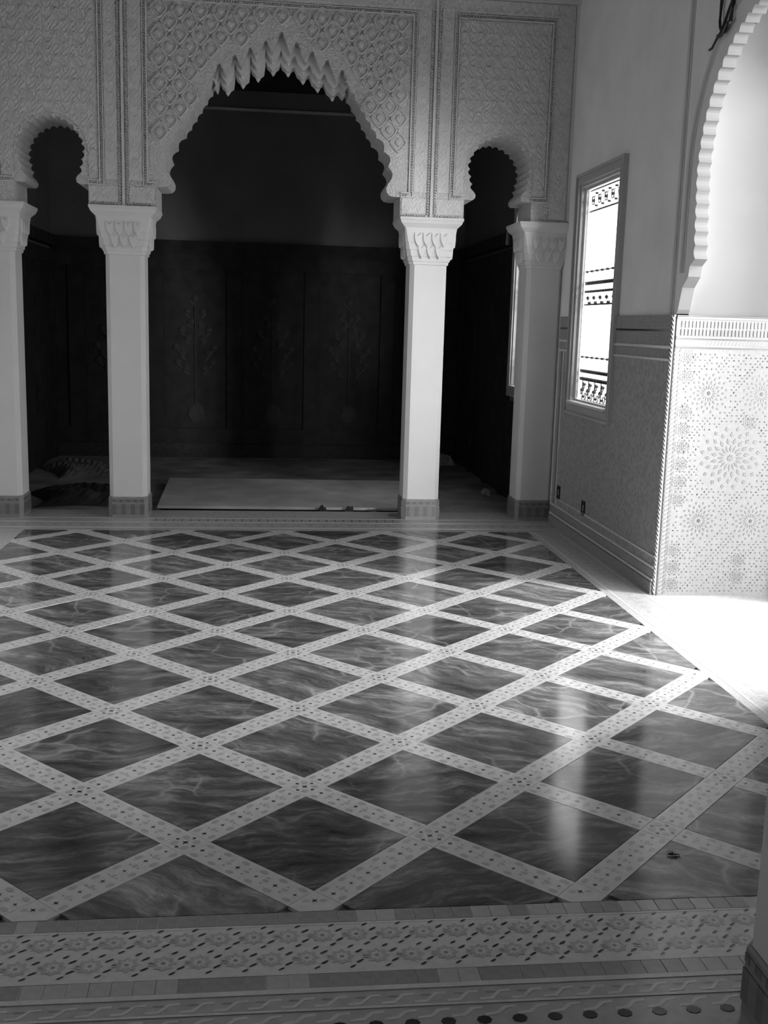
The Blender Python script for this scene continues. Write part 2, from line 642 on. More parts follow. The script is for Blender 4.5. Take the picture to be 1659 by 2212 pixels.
for k in range(30):
    for r in range(2):
        x = -1.3 + k * PX + r * PX * 0.5
        y = YB[3] + 0.05 + r * 0.10
        flat(mi, star8(x, y, 0.034, 0.72), 0.0002, 2)
        flat(mi, star8(x, y, 0.021, 0.6), 0.0004, 3)
        flat(mi, star8(x, y, 0.008, 0.6), 0.0006, 1)
        for q in (-1, 1):
            flat(mi, ell(x + PX / 2, y + q * 0.022, 0.0135, 0.0036, 6, 0.6), 0.0006, 0)
            flat(mi, ell(x + PX / 2 - 0.02, y + q * 0.044, 0.011, 0.0034, 6, 0.6), 0.0006, 0)
            flat(mi, ell(x + PX / 2 + 0.016, y - q * 0.004, 0.010, 0.006, 6, -0.3), 0.0005, 2)
stuff(mi.build('star_band', ['zel_dark', 'zel_mid', 'zel_grey', 'zel_light'], floor))
mi = MB()
for k in range(34):
    x = -1.3 + k * 0.08
    flat(mi, [(x, -0.440), (x + 0.028, -0.438), (x + 0.052, -0.412), (x + 0.08, -0.410), (x + 0.08, -0.418), (x + 0.056, -0.420), (x + 0.032, -0.447), (x, -0.449)], 0.0006 - 0.002, 0)
    flat(mi, ell(x + 0.03, -0.420, 0.016, 0.004), 0.0004 - 0.002, 1)
    flat(mi, [(x, -0.50), (x + 0.03, -0.495), (x + 0.05, -0.475), (x + 0.08, -0.472), (x + 0.08, -0.480), (x + 0.056, -0.484), (x + 0.034, -0.505), (x, -0.508)], 0.0006 - 0.002, 0)
stuff(mi.build('interlace_band', ['zel_light', 'zel_mid'], floor))
dot = slab([(0.0185 * cos(i * pi / 4), 0.015 * sin(i * pi / 4)) for i in range(8)], -0.010, -0.0005, 0.001).mesh('dark_disc', 'zel_dark')
for k in range(30):
    link('dark_disc', dot, floor, (-1.25 + k * 0.0855, -0.523, 0))
    link('dark_disc', dot, floor, (-1.21 + k * 0.0855, -0.60, 0))

# ------------------------------------------------------------------ ceiling and unseen walls
mb = MB()
mb.box(XL - 0.3, XR + 0.3, YN - 0.2, YF + 0.3, ZC, ZC + 0.15)
struct(mb.build('ceiling', 'plaster_ceiling'), 'dark cedar ceiling of the hall', 'ceiling')
mb = MB()
def rect(a, b_, c, d):
    return [(a, c), (b_, c), (b_, d), (a, d)]


mb.prism([rect(YN, 6.08, -0.12, ZC)], lambda y, z: (XL, y, z), lambda y, z: (XL - 0.2, y, z))
struct(mb.build('wall_left', 'plaster_wall'), 'plastered side wall of the hall', 'wall')
mb = MB()
mb.prism([rect(XL - 0.2, XR + TW, -0.12, ZC)], lambda x, z: (x, YN, z), lambda x, z: (x, YN - 0.2, z))
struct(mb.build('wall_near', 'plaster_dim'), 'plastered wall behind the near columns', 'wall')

# ------------------------------------------------------------------ right wall with two windows and the bay arch
WY = [(4.55, 5.47), (6.60, 7.52)]
WZ = (1.05, 2.68)


def scallop(cx, cz, r, a, a0, a1, n, per=6):
    out = []
    for i in range(n * per + 1):
        th = a0 + (a1 - a0) * i / (n * per)
        rr = r + a * abs(sin(pi * i / per))
        out.append((cx + rr * cos(th), cz + rr * sin(th)))
    return out


BC, BZ = 2.50, 2.48
def bay_profile(grow=0.0):
    far = [(BY1, 1.715), (3.402, 1.74), (3.375, 1.82), (3.36, 1.865), (3.315, 1.90), (3.285, 1.925), (3.272, 1.985), (3.205, 2.02)]
    arc = []
    # straight scalloped leg then the round
    n = 6
    for i in range(n * 6 + 1):
        z = 2.02 + (BZ - 2.02) * i / (n * 6)
        arc.append((3.205 + 0.045 * i / (n * 6) + 0.022 * abs(sin(pi * i / 6)), z))
    arc += scallop(BC, BZ, 0.75, 0.022, 0, pi, 32)
    for i in range(n * 6, -1, -1):
        z = 2.02 + (BZ - 2.02) * i / (n * 6)
        arc.append((2 * BC - (3.205 + 0.045 * i / (n * 6) + 0.022 * abs(sin(pi * i / 6))), z))
    near = [(2 * BC - y, z) for y, z in reversed(far)]
    return far + arc + near


bp_ = bay_profile()
bp_[-1] = (BY0, 1.715)
outer = [(6.08, ZC), (YN, ZC), (YN, -0.12), (BY0, -0.12)] + list(reversed(bp_)) + [(BY1, -0.12), (6.08, -0.12)]
hole1 = [(WY[0][0], WZ[0]), (WY[0][1], WZ[0]), (WY[0][1], WZ[1]), (WY[0][0], WZ[1])]
mb = MB()
SPLAY = 0.16


def splay(w_):
    def f(y, z):
        if abs(y - w_[1]) < 1e-6 and WZ[0] - 1e-6 < z < WZ[1] + 1e-6:
            y += SPLAY
        return (XR + TW, y, z)
    return f


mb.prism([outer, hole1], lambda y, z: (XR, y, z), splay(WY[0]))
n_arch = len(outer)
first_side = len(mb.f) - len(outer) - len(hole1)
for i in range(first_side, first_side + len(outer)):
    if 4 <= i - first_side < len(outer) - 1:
        mb.m[i] = 1  # arch soffit takes the darkened plaster too, so strong light won't bleach it
wall_right = struct(mb.build('wall_right', ['plaster_wall', 'bay_plaster_darkened']), 'plastered side wall pierced by the scalloped bay arch and a window', 'wall')

# alfiz strip and arch mouldings on the wall
mb = MB()
for y0, y1, d in ((3.462, 3.474, 0.006), (3.486, 3.512, 0.010), (3.522, 3.532, 0.005)):
    mb.box(XR - d, XR, y0, y1, 1.71, 3.50)
    mb.box(XR - d, XR, 2 * BC - y1, 2 * BC - y0, 1.71, 3.50)
    mb.box(XR - d, XR, 2 * BC - y1, y1, 3.50 + (y0 - 3.462), 3.50 + (y1 - 3.462))
stuff(mb.build('arch_frame_moulding', 'moulding', wall_right))
mb = MB()
for r0, r1, d in ((0.845, 0.86, 0.006), (0.872, 0.898, 0.010)):
    N = 40
    for sg in (-1, 1):
        ya_, yb_ = sorted((BC + sg * r0, BC + sg * r1))
        mb.box(XR - d, XR, ya_, yb_, 1.95, BZ + 0.03)
    o_ = [(BC + r1 * cos(pi * i / N), BZ + 0.03 + r1 * sin(pi * i / N)) for i in range(N + 1)]
    i_ = [(BC + r0 * cos(pi * i / N), BZ + 0.03 + r0 * sin(pi * i / N)) for i in range(N, -1, -1)]
    mb.prism([o_ + i_], lambda y, z: (XR - d, y, z), lambda y, z: (XR, y, z), 0, False)
stuff(mb.build('arch_moulding', 'moulding', wall_right))

# dado on the right wall
mb = MB()
ZD = 1.71
d0 = [(3.445, 0.0), (3.445, ZD), (YA, ZD), (YA, 0.0)]
ca = (4.452, 5.568, 0.952, 2.78)
dd = [(3.445, 0.0), (YA, 0.0), (YA, ZD), (ca[1], ZD), (ca[1], ca[2]), (ca[0], ca[2]), (ca[0], ZD), (3.445, ZD)]
mb.prism([dd], lambda y, z: (XR - 0.012, y, z), lambda y, z: (XR, y, z), 0, False)
dado = mb.build('tile_dado', 'dado', wall_right)
mb = MB()
for a, b_ in ((3.445, ca[0]), (ca[1], YA)):
    mb.box(XR - 0.018, XR - 0.012, a, b_, 1.625, 1.71, 0)
    mb.box(XR - 0.016, XR - 0.012, a, b_, 1.612, 1.622, 2)
    mb.box(XR - 0.018, XR - 0.012, a, b_, 1.53, 1.608, 0)
    mb.box(XR - 0.021, XR - 0.012, a, b_, 1.508, 1.526, 1)
    mb.box(XR - 0.017, XR - 0.012, a, b_, 1.455, 1.503, 0)
    mb.box(XR - 0.021, XR - 0.012, a, b_, 1.435, 1.450, 1)
for z0, z1, d, m_ in ((0.0, 0.075, 0.030, 0), (0.08, 0.098, 0.026, 1), (0.103, 0.155, 0.022, 0), (0.16, 0.176, 0.024, 1), (0.23, 0.242, 0.020, 1)):
    mb.box(XR - d, XR - 0.012, 3.445, YA, z0, z1, m_)
mb.box(XR - 0.020, XR - 0.012, 5.70, 5.72, 0.18, 1.43, 1)
mb.box(XR - 0.020, XR - 0.012, 5.76, 5.80, 0.18, 1.43, 0)
stuff(mb.build('dado_trim', ['dado_band', 'zel_light', 'zel_dark'], wall_right))
# rope edge of the dado where the wall turns into the bay
mb = MB()
mb.box(XR - 0.011, XR, 3.4205, 3.444, 0.0, 1.71, 0)
for k in range(64):
    z = 0.01 + k * 0.0265
    mb.add([(XR - 0.014, 3.421, z), (XR - 0.014, 3.443, z + 0.012), (XR - 0.020, 3.443, z + 0.026), (XR - 0.020, 3.421, z + 0.014),
            (XR, 3.421, z), (XR, 3.443, z + 0.012), (XR, 3.443, z + 0.026), (XR, 3.421, z + 0.014)],
           [(0, 1, 2, 3), (0, 4, 5, 1), (1, 5, 6, 2), (2, 6, 7, 3), (3, 7, 4, 0)], 0)
stuff(mb.build('rope_edge', 'moulding', wall_right))

# far room right wall
mb = MB()
o2 = [(6.08, ZF - 0.1), (YF, ZF - 0.1), (YF, ZC), (6.08, ZC)]
h2 = [(WY[1][0], WZ[0]), (WY[1][1], WZ[0]), (WY[1][1], WZ[1]), (WY[1][0], WZ[1])]
mb.prism([o2, h2], lambda y, z: (XR, y, z), splay(WY[1]))
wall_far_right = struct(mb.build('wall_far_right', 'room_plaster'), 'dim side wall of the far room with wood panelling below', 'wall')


# ------------------------------------------------------------------ windows
def window(n, y0, y1, label):
    z0, z1 = WZ
    mb = MB()
    def frame(a, b_, x0, x1, grow):
        mb.prism([[(y0 - a, z0 - a), (y1 + a, z0 - a), (y1 + a, z1 + a), (y0 - a, z1 + a)],
                  [(y0 - b_, z0 - b_), (y1 + b_, z0 - b_), (y1 + b_, z1 + b_), (y0 - b_, z1 + b_)]],
                 lambda y, z: (x0, y, z), lambda y, z: (x1, y, z))
    frame(0.098, 0.075, XR - 0.038, XR, 0)
    root = struct(mb.build('window_%d' % n, 'frame'), label, 'window')
    for nm, a, b_, x0, x1 in (('casing', 0.075, 0.045, XR - 0.024, XR), ('casing_bead', 0.045, 0.018, XR - 0.032, XR), ('stop', 0.018, -0.002, XR - 0.014, XR + 0.02)):
        mb = MB()
        frame(a, b_, x0, x1, 0)
        mb.build(nm, 'frame', root)
    mb = MB()
    frame(-0.004, -0.022, XR + 0.018, XR + 0.040, 0)
    mb.build('sash', 'frame', root)
    mb = MB()
    mb.box(XR + 0.026, XR + 0.031, y0 + 0.03, y1 - 0.03, z0 + 0.03, z1 - 0.03)
    mb.build('pane', 'glass', root)
    mb = MB()
    mb.box(XR - 0.045, XR + 0.018, y0 - 0.002, y1 + 0.002, z0 - 0.012, z0 + 0.008)
    mb.build('sill', 'plaster_white', root)
    # iron grille
    xg = XR + 0.058
    for z, r in ((2.655, 0.006), (2.50, 0.007), (2.05, 0.004), (1.955, 0.008), (1.895, 0.007), (1.80, 0.007), (1.40, 0.004), (1.285, 0.008), (1.225, 0.008), (1.068, 0.006)):
        mb = MB()
        mb.tube([(xg, y0 + 0.002, z), (xg, y1 - 0.002, z)], r, 6)
        mb.build('grille_bar', 'iron', root)
    mb = MB()
    def ring(y, z, r, t_=0.0035):
        mb.tube([(xg, y + r * cos(2 * pi * i / 12), z + r * sin(2 * pi * i / 12)) for i in range(12)], t_, 4, 0, True)
    def blob(y, z, r):
        mb.loft([[(xg - 0.01, y + r * cos(2 * pi * i / 8), z + r * sin(2 * pi * i / 8)) for i in range(8)], [(xg + 0.01, y + r * cos(2 * pi * i / 8), z + r * sin(2 * pi * i / 8)) for i in range(8)]])
    def scroll(y, z, r, sg):
        mb.tube([(xg, y + sg * (r * (1 - i / 16.0) * cos(i * 0.55)), z + r * (1 - i / 16.0) * sin(i * 0.55)) for i in range(14)], 0.0035, 4)
    N = 6
    for k in range(N):
        y = y0 + (k + 0.5) * (y1 - y0) / N
        yh = y0 + k * (y1 - y0) / N
        if k:
            blob(yh, 2.625, 0.008); blob(yh, 2.535, 0.008)
        ring(y, 2.578, 0.030); blob(y, 2.578, 0.012)
        mb.tube([(xg, y - 0.055, 2.60), (xg, y - 0.03, 2.61), (xg, y, 2.608), (xg, y + 0.03, 2.61), (xg, y + 0.055, 2.60)], 0.003, 4)
        mb.tube([(xg, y - 0.055, 2.55), (xg, y + 0.055, 2.55)], 0.003, 4)
        # lower panel scrolls
        scroll(y - 0.03, 1.175, 0.034, 1); scroll(y + 0.03, 1.125, 0.034, -1)
        mb.tube([(xg, y, 1.07), (xg, y, 1.22)], 0.0045, 4)
        blob(yh + 0.03, 1.19, 0.010); blob(y, 1.147, 0.014); blob(yh + 0.04, 1.095, 0.009)
        ring(yh + 0.001, 1.10, 0.024)
        # middle band
        blob(y, 1.85, 0.010); blob(yh + 0.03, 1.812, 0.011)
        scroll(y, 1.845, 0.022, 1)
    for k in range(22):
        y = y0 + (k + 0.5) * (y1 - y0) / 22
        blob(y, 1.968, 0.0075); blob(y, 1.298, 0.0075); blob(y, 1.237, 0.009); blob(y, 1.902, 0.006)
        if k % 3 == 0:
            blob(y, 2.05, 0.009); blob(y, 1.40, 0.009)
    stuff(mb.build('scrollwork', 'iron', root))
    return root


window(1, WY[0][0], WY[0][1], 'tall window with iron grille set in the tiled side wall of the hall')
window(2, WY[1][0], WY[1][1], 'tall window with iron grille in the dark far room behind the engaged column')

# ------------------------------------------------------------------ bay: far side wall, near side, outer wall, ceiling
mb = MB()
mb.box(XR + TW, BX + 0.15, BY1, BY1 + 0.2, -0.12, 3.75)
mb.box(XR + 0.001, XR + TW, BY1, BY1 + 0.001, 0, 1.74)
wall_bay = struct(mb.build('wall_bay_far', 'bay_plaster_darkened'), 'bright side wall of the bay with carved tile dado', 'wall')
mb = MB()
mb.box(XR, BX, BY1 - 0.012, BY1, 0.0, 1.52)
stuff(mb.build('zellige_ground', 'bay_ground', wall_bay))
# frieze: comb of upright strokes between fillets
mb = MB()
mb.box(XR + 0.002, BX, BY1 - 0.014, BY1, 1.52, 1.70, 0)
for z0, z1, d, m_ in ((1.702, 1.708, 0.020, 1), (1.688, 1.70, 0.020, 0), (1.566, 1.574, 0.016, 1), (1.576, 1.586, 0.021, 0), (1.516, 1.522, 0.016, 1), (1.526, 1.532, 0.020, 0)):
    mb.box(XR + 0.002, BX, BY1 - d, BY1 - 0.010, z0, z1, m_)
mb.build('frieze', ['bay_frieze', 'bay_chip_dark'], wall_bay)
mb = MB()
k = 0
x = XR + 0.03
while x < BX:
    mb.box(x, x + 0.012, BY1 - 0.020, BY1 - 0.013, 1.592, 1.628, 0)
    mb.box(x + 0.002, x + 0.010, BY1 - 0.019, BY1 - 0.013, 1.638, 1.676, 0)
    mb.add([(x, BY1 - 0.0145, 1.536), (x + 0.012, BY1 - 0.0145, 1.536), (x + 0.024, BY1 - 0.0145, 1.562), (x + 0.012, BY1 - 0.0145, 1.562)], [(0, 1, 2, 3)], 0)
    x += 0.0225
stuff(mb.build('frieze_strokes', 'bay_chip', wall_bay))


def rosette(R, n, dark_centre, fat=1.0):
    mb = MB()
    def pc(poly, z, mat):
        a = [(x, -z, y) for x, y in poly]
        cx = sum(p[0] for p in poly) / len(poly); cy = sum(p[1] for p in poly) / len(poly)
        b_ = [(cx + (x - cx) * 0.86, -z - 0.0018, cy + (y - cy) * 0.86) for x, y in poly]
        mb.loft([a, b_], mat, False, True)
    pc(star8(0, 0, R * 0.11, 0.6), 0.0, 1 if dark_centre else 0)
    for rr, ln, wd, ph, mat in ((0.30, 0.11, 0.038 * fat, 0, 0), (0.52, 0.10, 0.055 * fat, 0.5, 0), (0.72, 0.08, 0.06 * fat, 0, 0), (0.90, 0.07, 0.065 * fat, 0.5, 0)):
        for i in range(n):
            a = 2 * pi * (i + ph) / n
            P = []
            for du, dv in ((-1, 0), (-0.2, 1), (1, 0), (-0.2, -1)):
                r_ = R * (rr + ln * du)
                P.append((r_ * cos(a) - R * wd * dv * sin(a), r_ * sin(a) + R * wd * dv * cos(a)))
            pc(P, 0.0, mat)
    return mb


ros_m = rosette(0.125, 16, True).mesh('zellige_rosette', ['bay_chip', 'bay_chip_dark'])
ros_l = rosette(0.20, 16, False).mesh('zellige_rosette_large', ['bay_chip', 'bay_chip_dark'])
ros_s = rosette(0.050, 8, False, 2.4).mesh('zellige_rosette_small', ['bay_chip', 'bay_chip_dark'])
YZ = BY1 - 0.0125
spots = []
for i in range(5):
    for zz in (1.252, 0.472):
        spots.append((2.503 + i * 0.333, zz, 0.125))
        stuff(link('zellige_rosette', ros_m, wall_bay, (2.503 + i * 0.333, YZ, zz)))
    if i % 2 == 0:
        spots.append((2.670 + i * 0.333, 0.862, 0.20))
        stuff(link('zellige_rosette_large', ros_l, wall_bay, (2.670 + i * 0.333, YZ, 0.862)))
x = 2.36
ix = 0
while x < 3.72:
    for j in range(14):
        z = 0.07 + j * 0.107 + (0.05 if ix % 2 else 0)
        if z < 1.47 and all(math.hypot(x - a, z - b_) > r + 0.045 for a, b_, r in spots):
            stuff(link('zellige_rosette_small', ros_s, wall_bay, (x, YZ, z)))
    x += 0.416
    ix += 1
# loose diamond chips filling the field between the rosettes
mb = MB()
small = []
for i in range(48):
    for j in range(86):
        x = 2.345 + i * 0.0300 + (0.0150 if j % 2 else 0)
        z = 0.03 + j * 0.0173
        if z > 1.49 or x > BX - 0.02 or any(math.hypot(x - a, z - b_) < r + 0.010 for a, b_, r in spots):
            continue
        if (i * 3 + j * 2) % 7 in (0, 3):
            continue
        h1, h2 = (0.0085, 0.0052) if (i + j) % 3 else (0.0055, 0.0085)
        mb.add([(x - h1, YZ, z), (x, YZ, z - h2), (x + h1, YZ, z), (x, YZ, z + h2), (x, YZ - 0.002, z)], [(0, 1, 4), (1, 2, 4), (2, 3, 4), (3, 0, 4)], 0 if (i * 5 + j) % 11 else 1)
stuff(mb.build('zellige_chips', ['bay_chip', 'bay_chip_dark'], wall_bay))
# rope margin at the corner
mb = MB()
for k in range(57):
    z = 0.01 + k * 0.0265
    mb.add([(XR + 0.004, YZ - 0.004, z), (XR + 0.028, YZ - 0.004, z + 0.012), (XR + 0.028, YZ - 0.004, z + 0.026), (XR + 0.004, YZ - 0.004, z + 0.014)], [(0, 1, 2, 3)], 0)
    mb.add([(XR + 0.034, YZ - 0.003, z), (XR + 0.052, YZ - 0.003, z + 0.010), (XR + 0.052, YZ - 0.003, z + 0.022), (XR + 0.034, YZ - 0.003, z + 0.012)], [(0, 1, 2, 3)], 1)
stuff(mb.build('rope_margin', ['bay_frieze', 'bay_chip'], wall_bay))

mb = MB()
mb.prism([rect(XR + TW, BX + 0.15, -0.12, 3.75), rect(XR + TW + 0.04, BX - 0.02, 0.0, 3.6)], lambda x, z: (x, BN, z), lambda x, z: (x, BN - 0.15, z))  # unseen end wall; opening added so sun reaches the right-hand columns
struct(mb.build('wall_bay_near', 'plaster_dim'), 'unseen near end wall of the porch, opened to let light in', 'wall')
mb = MB()
mb.prism([[(BN, -0.12), (BY1, -0.12), (BY1, 3.75), (BN, 3.75)], [(1.85, 0.0), (3.11, 0.0), (3.11, 3.1), (1.85, 3.1)], [(-0.45, 0.0), (1.65, 0.0), (1.65, 3.5), (-0.45, 3.5)]],
         lambda y, z: (BX, y, z), lambda y, z: (BX + 0.15, y, z))  # unseen; tall side opening added to pass the sun beam onto the column
struct(mb.build('wall_bay_outer', 'plaster_dim'), 'unseen outer wall of the porch with garden doorway and added light opening', 'wall')
mb = MB()
mb.box(XR + TW, BX + 0.15, BN - 0.15, BY1 + 0.2, 3.75, 3.9)
struct(mb.build('ceiling_bay', 'plaster_ceiling'), 'dark wooden ceiling of the porch', 'ceiling')
mb = MB()
mb.box(-30, 30, -25, 35, -0.30, -0.20)
struct(mb.build('ground', 'ground'), 'pale ground outside the windows', 'ground')

# ------------------------------------------------------------------ arcade wall
def main_arch():
    """half outline, x measured from the centre line, from the impost upward"""
    H = [(0.945, 2.60), (0.90, 2.598), (0.86, 2.605), (0.836, 2.63), (0.832, 2.665), (0.848, 2.70)]
    def lobe(p, q, depth, n=7):
        out = []
        for i in range(1, n + 1):
            t_ = i / n
            x = p[0] + (q[0] - p[0]) * t_
            z = p[1] + (q[1] - p[1]) * t_
            nx, nz = (q[1] - p[1]), -(q[0] - p[0])
            l_ = math.hypot(nx, nz)
            out.append((x + nx / l_ * depth * sin(pi * t_), z + nz / l_ * depth * sin(pi * t_)))
        return out
    H += lobe((0.848, 2.70), (0.842, 2.825), 0.034)
    H += lobe((0.842, 2.825), (0.805, 2.935), 0.034)
    H += lobe((0.805, 2.935), (0.742, 3.035), 0.030)
    p = (0.742, 3.035)
    for k in range(6):
        q = (0.742 - 0.042 * (k + 1), 3.035 + 0.0665 * (k + 1))
        H += lobe(p, q, 0.016, 4)
        p = q
    # stepped niches: (centre, top)
    N = [(0.468, 3.525), (0.351, 3.592), (0.234, 3.650), (0.117, 3.708), (0.0, 3.775)]
    H += [(0.492, 3.425)]
    for i, (x, z) in enumerate(N):
        zl = z - 0.105
        wd = 0.030
        H += [(x + wd + 0.006, zl + 0.03), (x + wd, zl + 0.055), (x + wd * 0.55, z - 0.03), (x + wd * 0.5, z - 0.012), (x, z)]
        if i < 4:
            zr = N[i + 1][1] - 0.105
            H += [(x - wd * 0.5, z - 0.012), (x - wd * 0.55, z - 0.03), (x - wd, zl + 0.06), (x - wd - 0.008, zl + 0.030), (x - 0.050, zl + 0.012)]
    return H


def sstep(a, b_, t_):
    t_ = min(1, max(0, (t_ - a) / (b_ - a)))
    return t_ * t_ * (3 - 2 * t_)


MA = main_arch()
SA = 1.7275


def small_arch(c):
    def leg(sg):
        out = []
        for i in range(19):
            t_ = i / 18.0
            out.append((c + sg * (0.200 + 0.034 * t_ + 0.020 * abs(sin(pi * i / 6))), 2.665 + (2.835 - 2.665) * t_))
        return out
    foot = [(0.2725, 2.60), (0.205, 2.598), (0.186, 2.612), (0.182, 2.636), (0.192, 2.655)]
    out = [(c - x, z) for x, z in foot] + leg(-1)
    out += scallop(c, 2.835, 0.234, 0.020, pi, 0, 13)[1:-1]
    out += list(reversed(leg(1))) + [(c + x, z) for x, z in reversed(foot)]
    return out


def arch_layer(drop):
    R_ = []
    for x, z in MA:
        k = sstep(3.05, 3.45, z)
        R_.append((x * (1 - 0.05 * k * drop), z - 0.055 * k * drop))
    L_ = [(-x, z) for x, z in R_]
    return L_ + list(reversed(R_))[1:]


def arcade_outline(drop):
    pts = [(XL, ZC), (XL, 2.45), (XC - 2.0, 2.45)]
    pts += [(XC + x, z) for x, z in small_arch(-SA)]
    pts += [(XC - 1.455, 2.45), (XC - 0.945, 2.45)]
    pts += [(XC + x, z) for x, z in arch_layer(drop)]
    pts += [(XC + 0.945, 2.45), (XC + 1.455, 2.45)]
    pts += [(XC + x, z) for x, z in small_arch(SA)]
    pts += [(XC + 2.0, 2.45), (XR, 2.45), (XR, ZC)]
    return pts


mb = MB()
mb.prism([arcade_outline(0)], lambda x, z: (x, YA, z), lambda x, z: (x, YA + TA, z), 0)
wall_arcade = struct(mb.build('wall_arcade', 'carved_fine'), 'carved plaster arcade wall with a large lobed arch between two small ones', 'wall')
# deeper, lower tiers of the stalactite edging inside the main arch
def tier(ya, yb, zb, h, half, xs):
    """a slab whose lower edge is a row of pendants with pointed niches between them"""
    low = [(half, zb(half) + 0.035)]
    for x in sorted(xs, reverse=True):
        z = zb(abs(x))
        low += [(x + 0.046, z + h * 0.55), (x + 0.034, z + h * 0.42), (x + 0.020, z + 0.016), (x + 0.010, z), (x - 0.010, z), (x - 0.020, z + 0.016), (x - 0.034, z + h * 0.42), (x - 0.046, z + h * 0.55), (x - 0.0585, z + h)]
    low.append((-half, zb(half) + 0.035))
    top = [(x * 1.01, z + 0.014) for x, z in arch_layer(0) if abs(x) < half + 0.02 and z > 3.3]
    top = [(-half - 0.02, zb(half) + 0.06)] + top + [(half + 0.02, zb(half) + 0.06)]
    m_ = MB()
    m_.prism([[(XC + x, z) for x, z in low + top]], lambda x, z: (x, ya, z), lambda x, z: (x, yb, z), 0)
    return m_.build('stalactite_tier', 'moulding', wall_arcade)


PXS = [sg * (0.0585 + 0.117 * i) for sg in (-1, 1) for i in range(4)]
tier(YA + 0.09, YA + 0.19, lambda x: 3.610 - 0.50 * x, 0.085, 0.50, PXS)
tier(YA + 0.19, YA + 0.33, lambda x: 3.555 - 0.40 * x - 0.15 * x * x, 0.065, 0.49, PXS)
pend = MB()
pend.loft([[(r_ * cos(k * pi / 3), r_ * sin(k * pi / 3), z) for k in range(6)] for r_, z in ((0.018, 0.04), (0.022, 0.015), (0.017, -0.008), (0.008, -0.02), (0.003, -0.028))])
pm = pend.mesh('pendant', 'moulding')
for x in PXS:
    link('pendant', pm, wall_arcade, (XC + x, YA + 0.14, 3.610 - 0.50 * abs(x)))
    link('pendant', pm, wall_arcade, (XC + x, YA + 0.26, 3.555 - 0.40 * abs(x) - 0.15 * x * x))


def in_open(x, z, mg):
    """inside one of the arch openings, grown by mg"""
    xr = x - XC
    ax = abs(xr)
    # main
    if ax < 0.945 + mg:
        zt = 0
        if ax >= 0.49:
            lim = 0.90 if z < 2.85 else 0.742 + (3.035 - z) * 0.63 + 0.03
            if z < 3.45 and ax < lim + mg:
                return True
        else:
            if z < 3.79 - 0.54 * ax + mg:
                return True
    c = ax - SA
    if z < 2.835:
        return abs(c) < 0.262 + mg
    return math.hypot(c, z - 2.835) < 0.258 + mg


# sebka field: ogee lozenges, each a carved piece
def lozenge():
    m_ = MB()
    w_, h_ = 0.070, 0.082
    def og(k, y):
        P = []
        for i in range(16):
            a = 2 * pi * i / 16
            r_ = 1.0 - 0.20 * abs(sin(2 * a)) ** 1.0
            P.append((w_ * k * r_ * cos(a), y, h_ * k * r_ * sin(a)))
        return P
    m_.loft([og(1.0, 0.0), og(0.96, -0.020), og(0.80, -0.024), og(0.72, -0.006), og(0.42, -0.007), og(0.34, -0.028), og(0.10, -0.034)], 0, False, True)
    return m_


lm = lozenge().mesh('carved_lozenge', 'lozenge')
PXL, PZL = 0.1525, 0.088
for r in range(0, 17):
    for k in range(-8, 9):
        x = XC + (k + (0.5 if r % 2 else 0)) * PXL
        z = 2.655 + r * PZL
        if abs(x - XC) > 0.955 or z > 3.91 or z < 2.66:
            continue
        if in_open(x, z, 0.055):
            continue
        link('carved_lozenge', lm, wall_arcade, (x, YA, z))

# mouldings: plain fillets and twisted ropes
def fillet(m_, x0, x1, z0, z1, d):
    m_.box(x0, x1, YA - d, YA + 0.001, z0, z1)


def rope(m_, x0, z0, x1, z1, w_, pitch=0.021, d=0.020):
    L_ = math.hypot(x1 - x0, z1 - z0)
    n = int(L_ / pitch)
    ux, uz = (x1 - x0) / L_, (z1 - z0) / L_
    px, pz = -uz, ux
    for i in range(n):
        s0 = i * pitch
        def P(s_, t_, dd):
            return (x0 + ux * s_ + px * t_, YA - dd, z0 + uz * s_ + pz * t_)
        h = pitch * 0.36
        q = pitch * 0.42
        a = [P(s0 - q, -w_ / 2, 0), P(s0 - q + 2 * h, -w_ / 2, 0), P(s0 + q + 2 * h, w_ / 2, 0), P(s0 + q, w_ / 2, 0)]
        b_ = [P(s0 - q * 0.6 + h * 0.5, -w_ * 0.3, d), P(s0 - q * 0.6 + h * 1.6, -w_ * 0.3, d), P(s0 + q * 0.6 + h * 1.6, w_ * 0.3, d), P(s0 + q * 0.6 + h * 0.5, w_ * 0.3, d)]
        m_.loft([a, b_], 0, False, True)


def panel_frame(x0, x1, z0, z1, gap0, gap1):
    """frame round a panel; the bottom runs only outside the arch opening gap0..gap1"""
    m_ = MB()
    for a, b_, d in ((0.0, 0.010, 0.022), (0.030, 0.038, 0.014)):
        fillet(m_, x0 - b_, x0 - a, z0 - b_, z1 + b_, d)
        fillet(m_, x1 + a, x1 + b_, z0 - b_, z1 + b_, d)
        fillet(m_, x0 - a, x1 + a, z1 + a, z1 + b_, d)
        fillet(m_, x0 - a, gap0, z0 - b_, z0 - a, d)
        fillet(m_, gap1, x1 + a, z0 - b_, z0 - a, d)
    stuff(m_.build('panel_fillet', 'moulding', wall_arcade))
    m_ = MB()
    rope(m_, x0 - 0.020, z0, x0 - 0.020, z1 + 0.02, 0.018)
    rope(m_, x1 + 0.020, z0, x1 + 0.020, z1 + 0.02, 0.018)
    rope(m_, x0 - 0.01, z1 + 0.020, x1 + 0.01, z1 + 0.020, 0.018)
    rope(m_, x0 - 0.02, z0 - 0.020, gap0, z0 - 0.020, 0.018)
    rope(m_, gap1, z0 - 0.020, x1 + 0.02, z0 - 0.020, 0.018)
    stuff(m_.build('rope_moulding', 'moulding', wall_arcade))


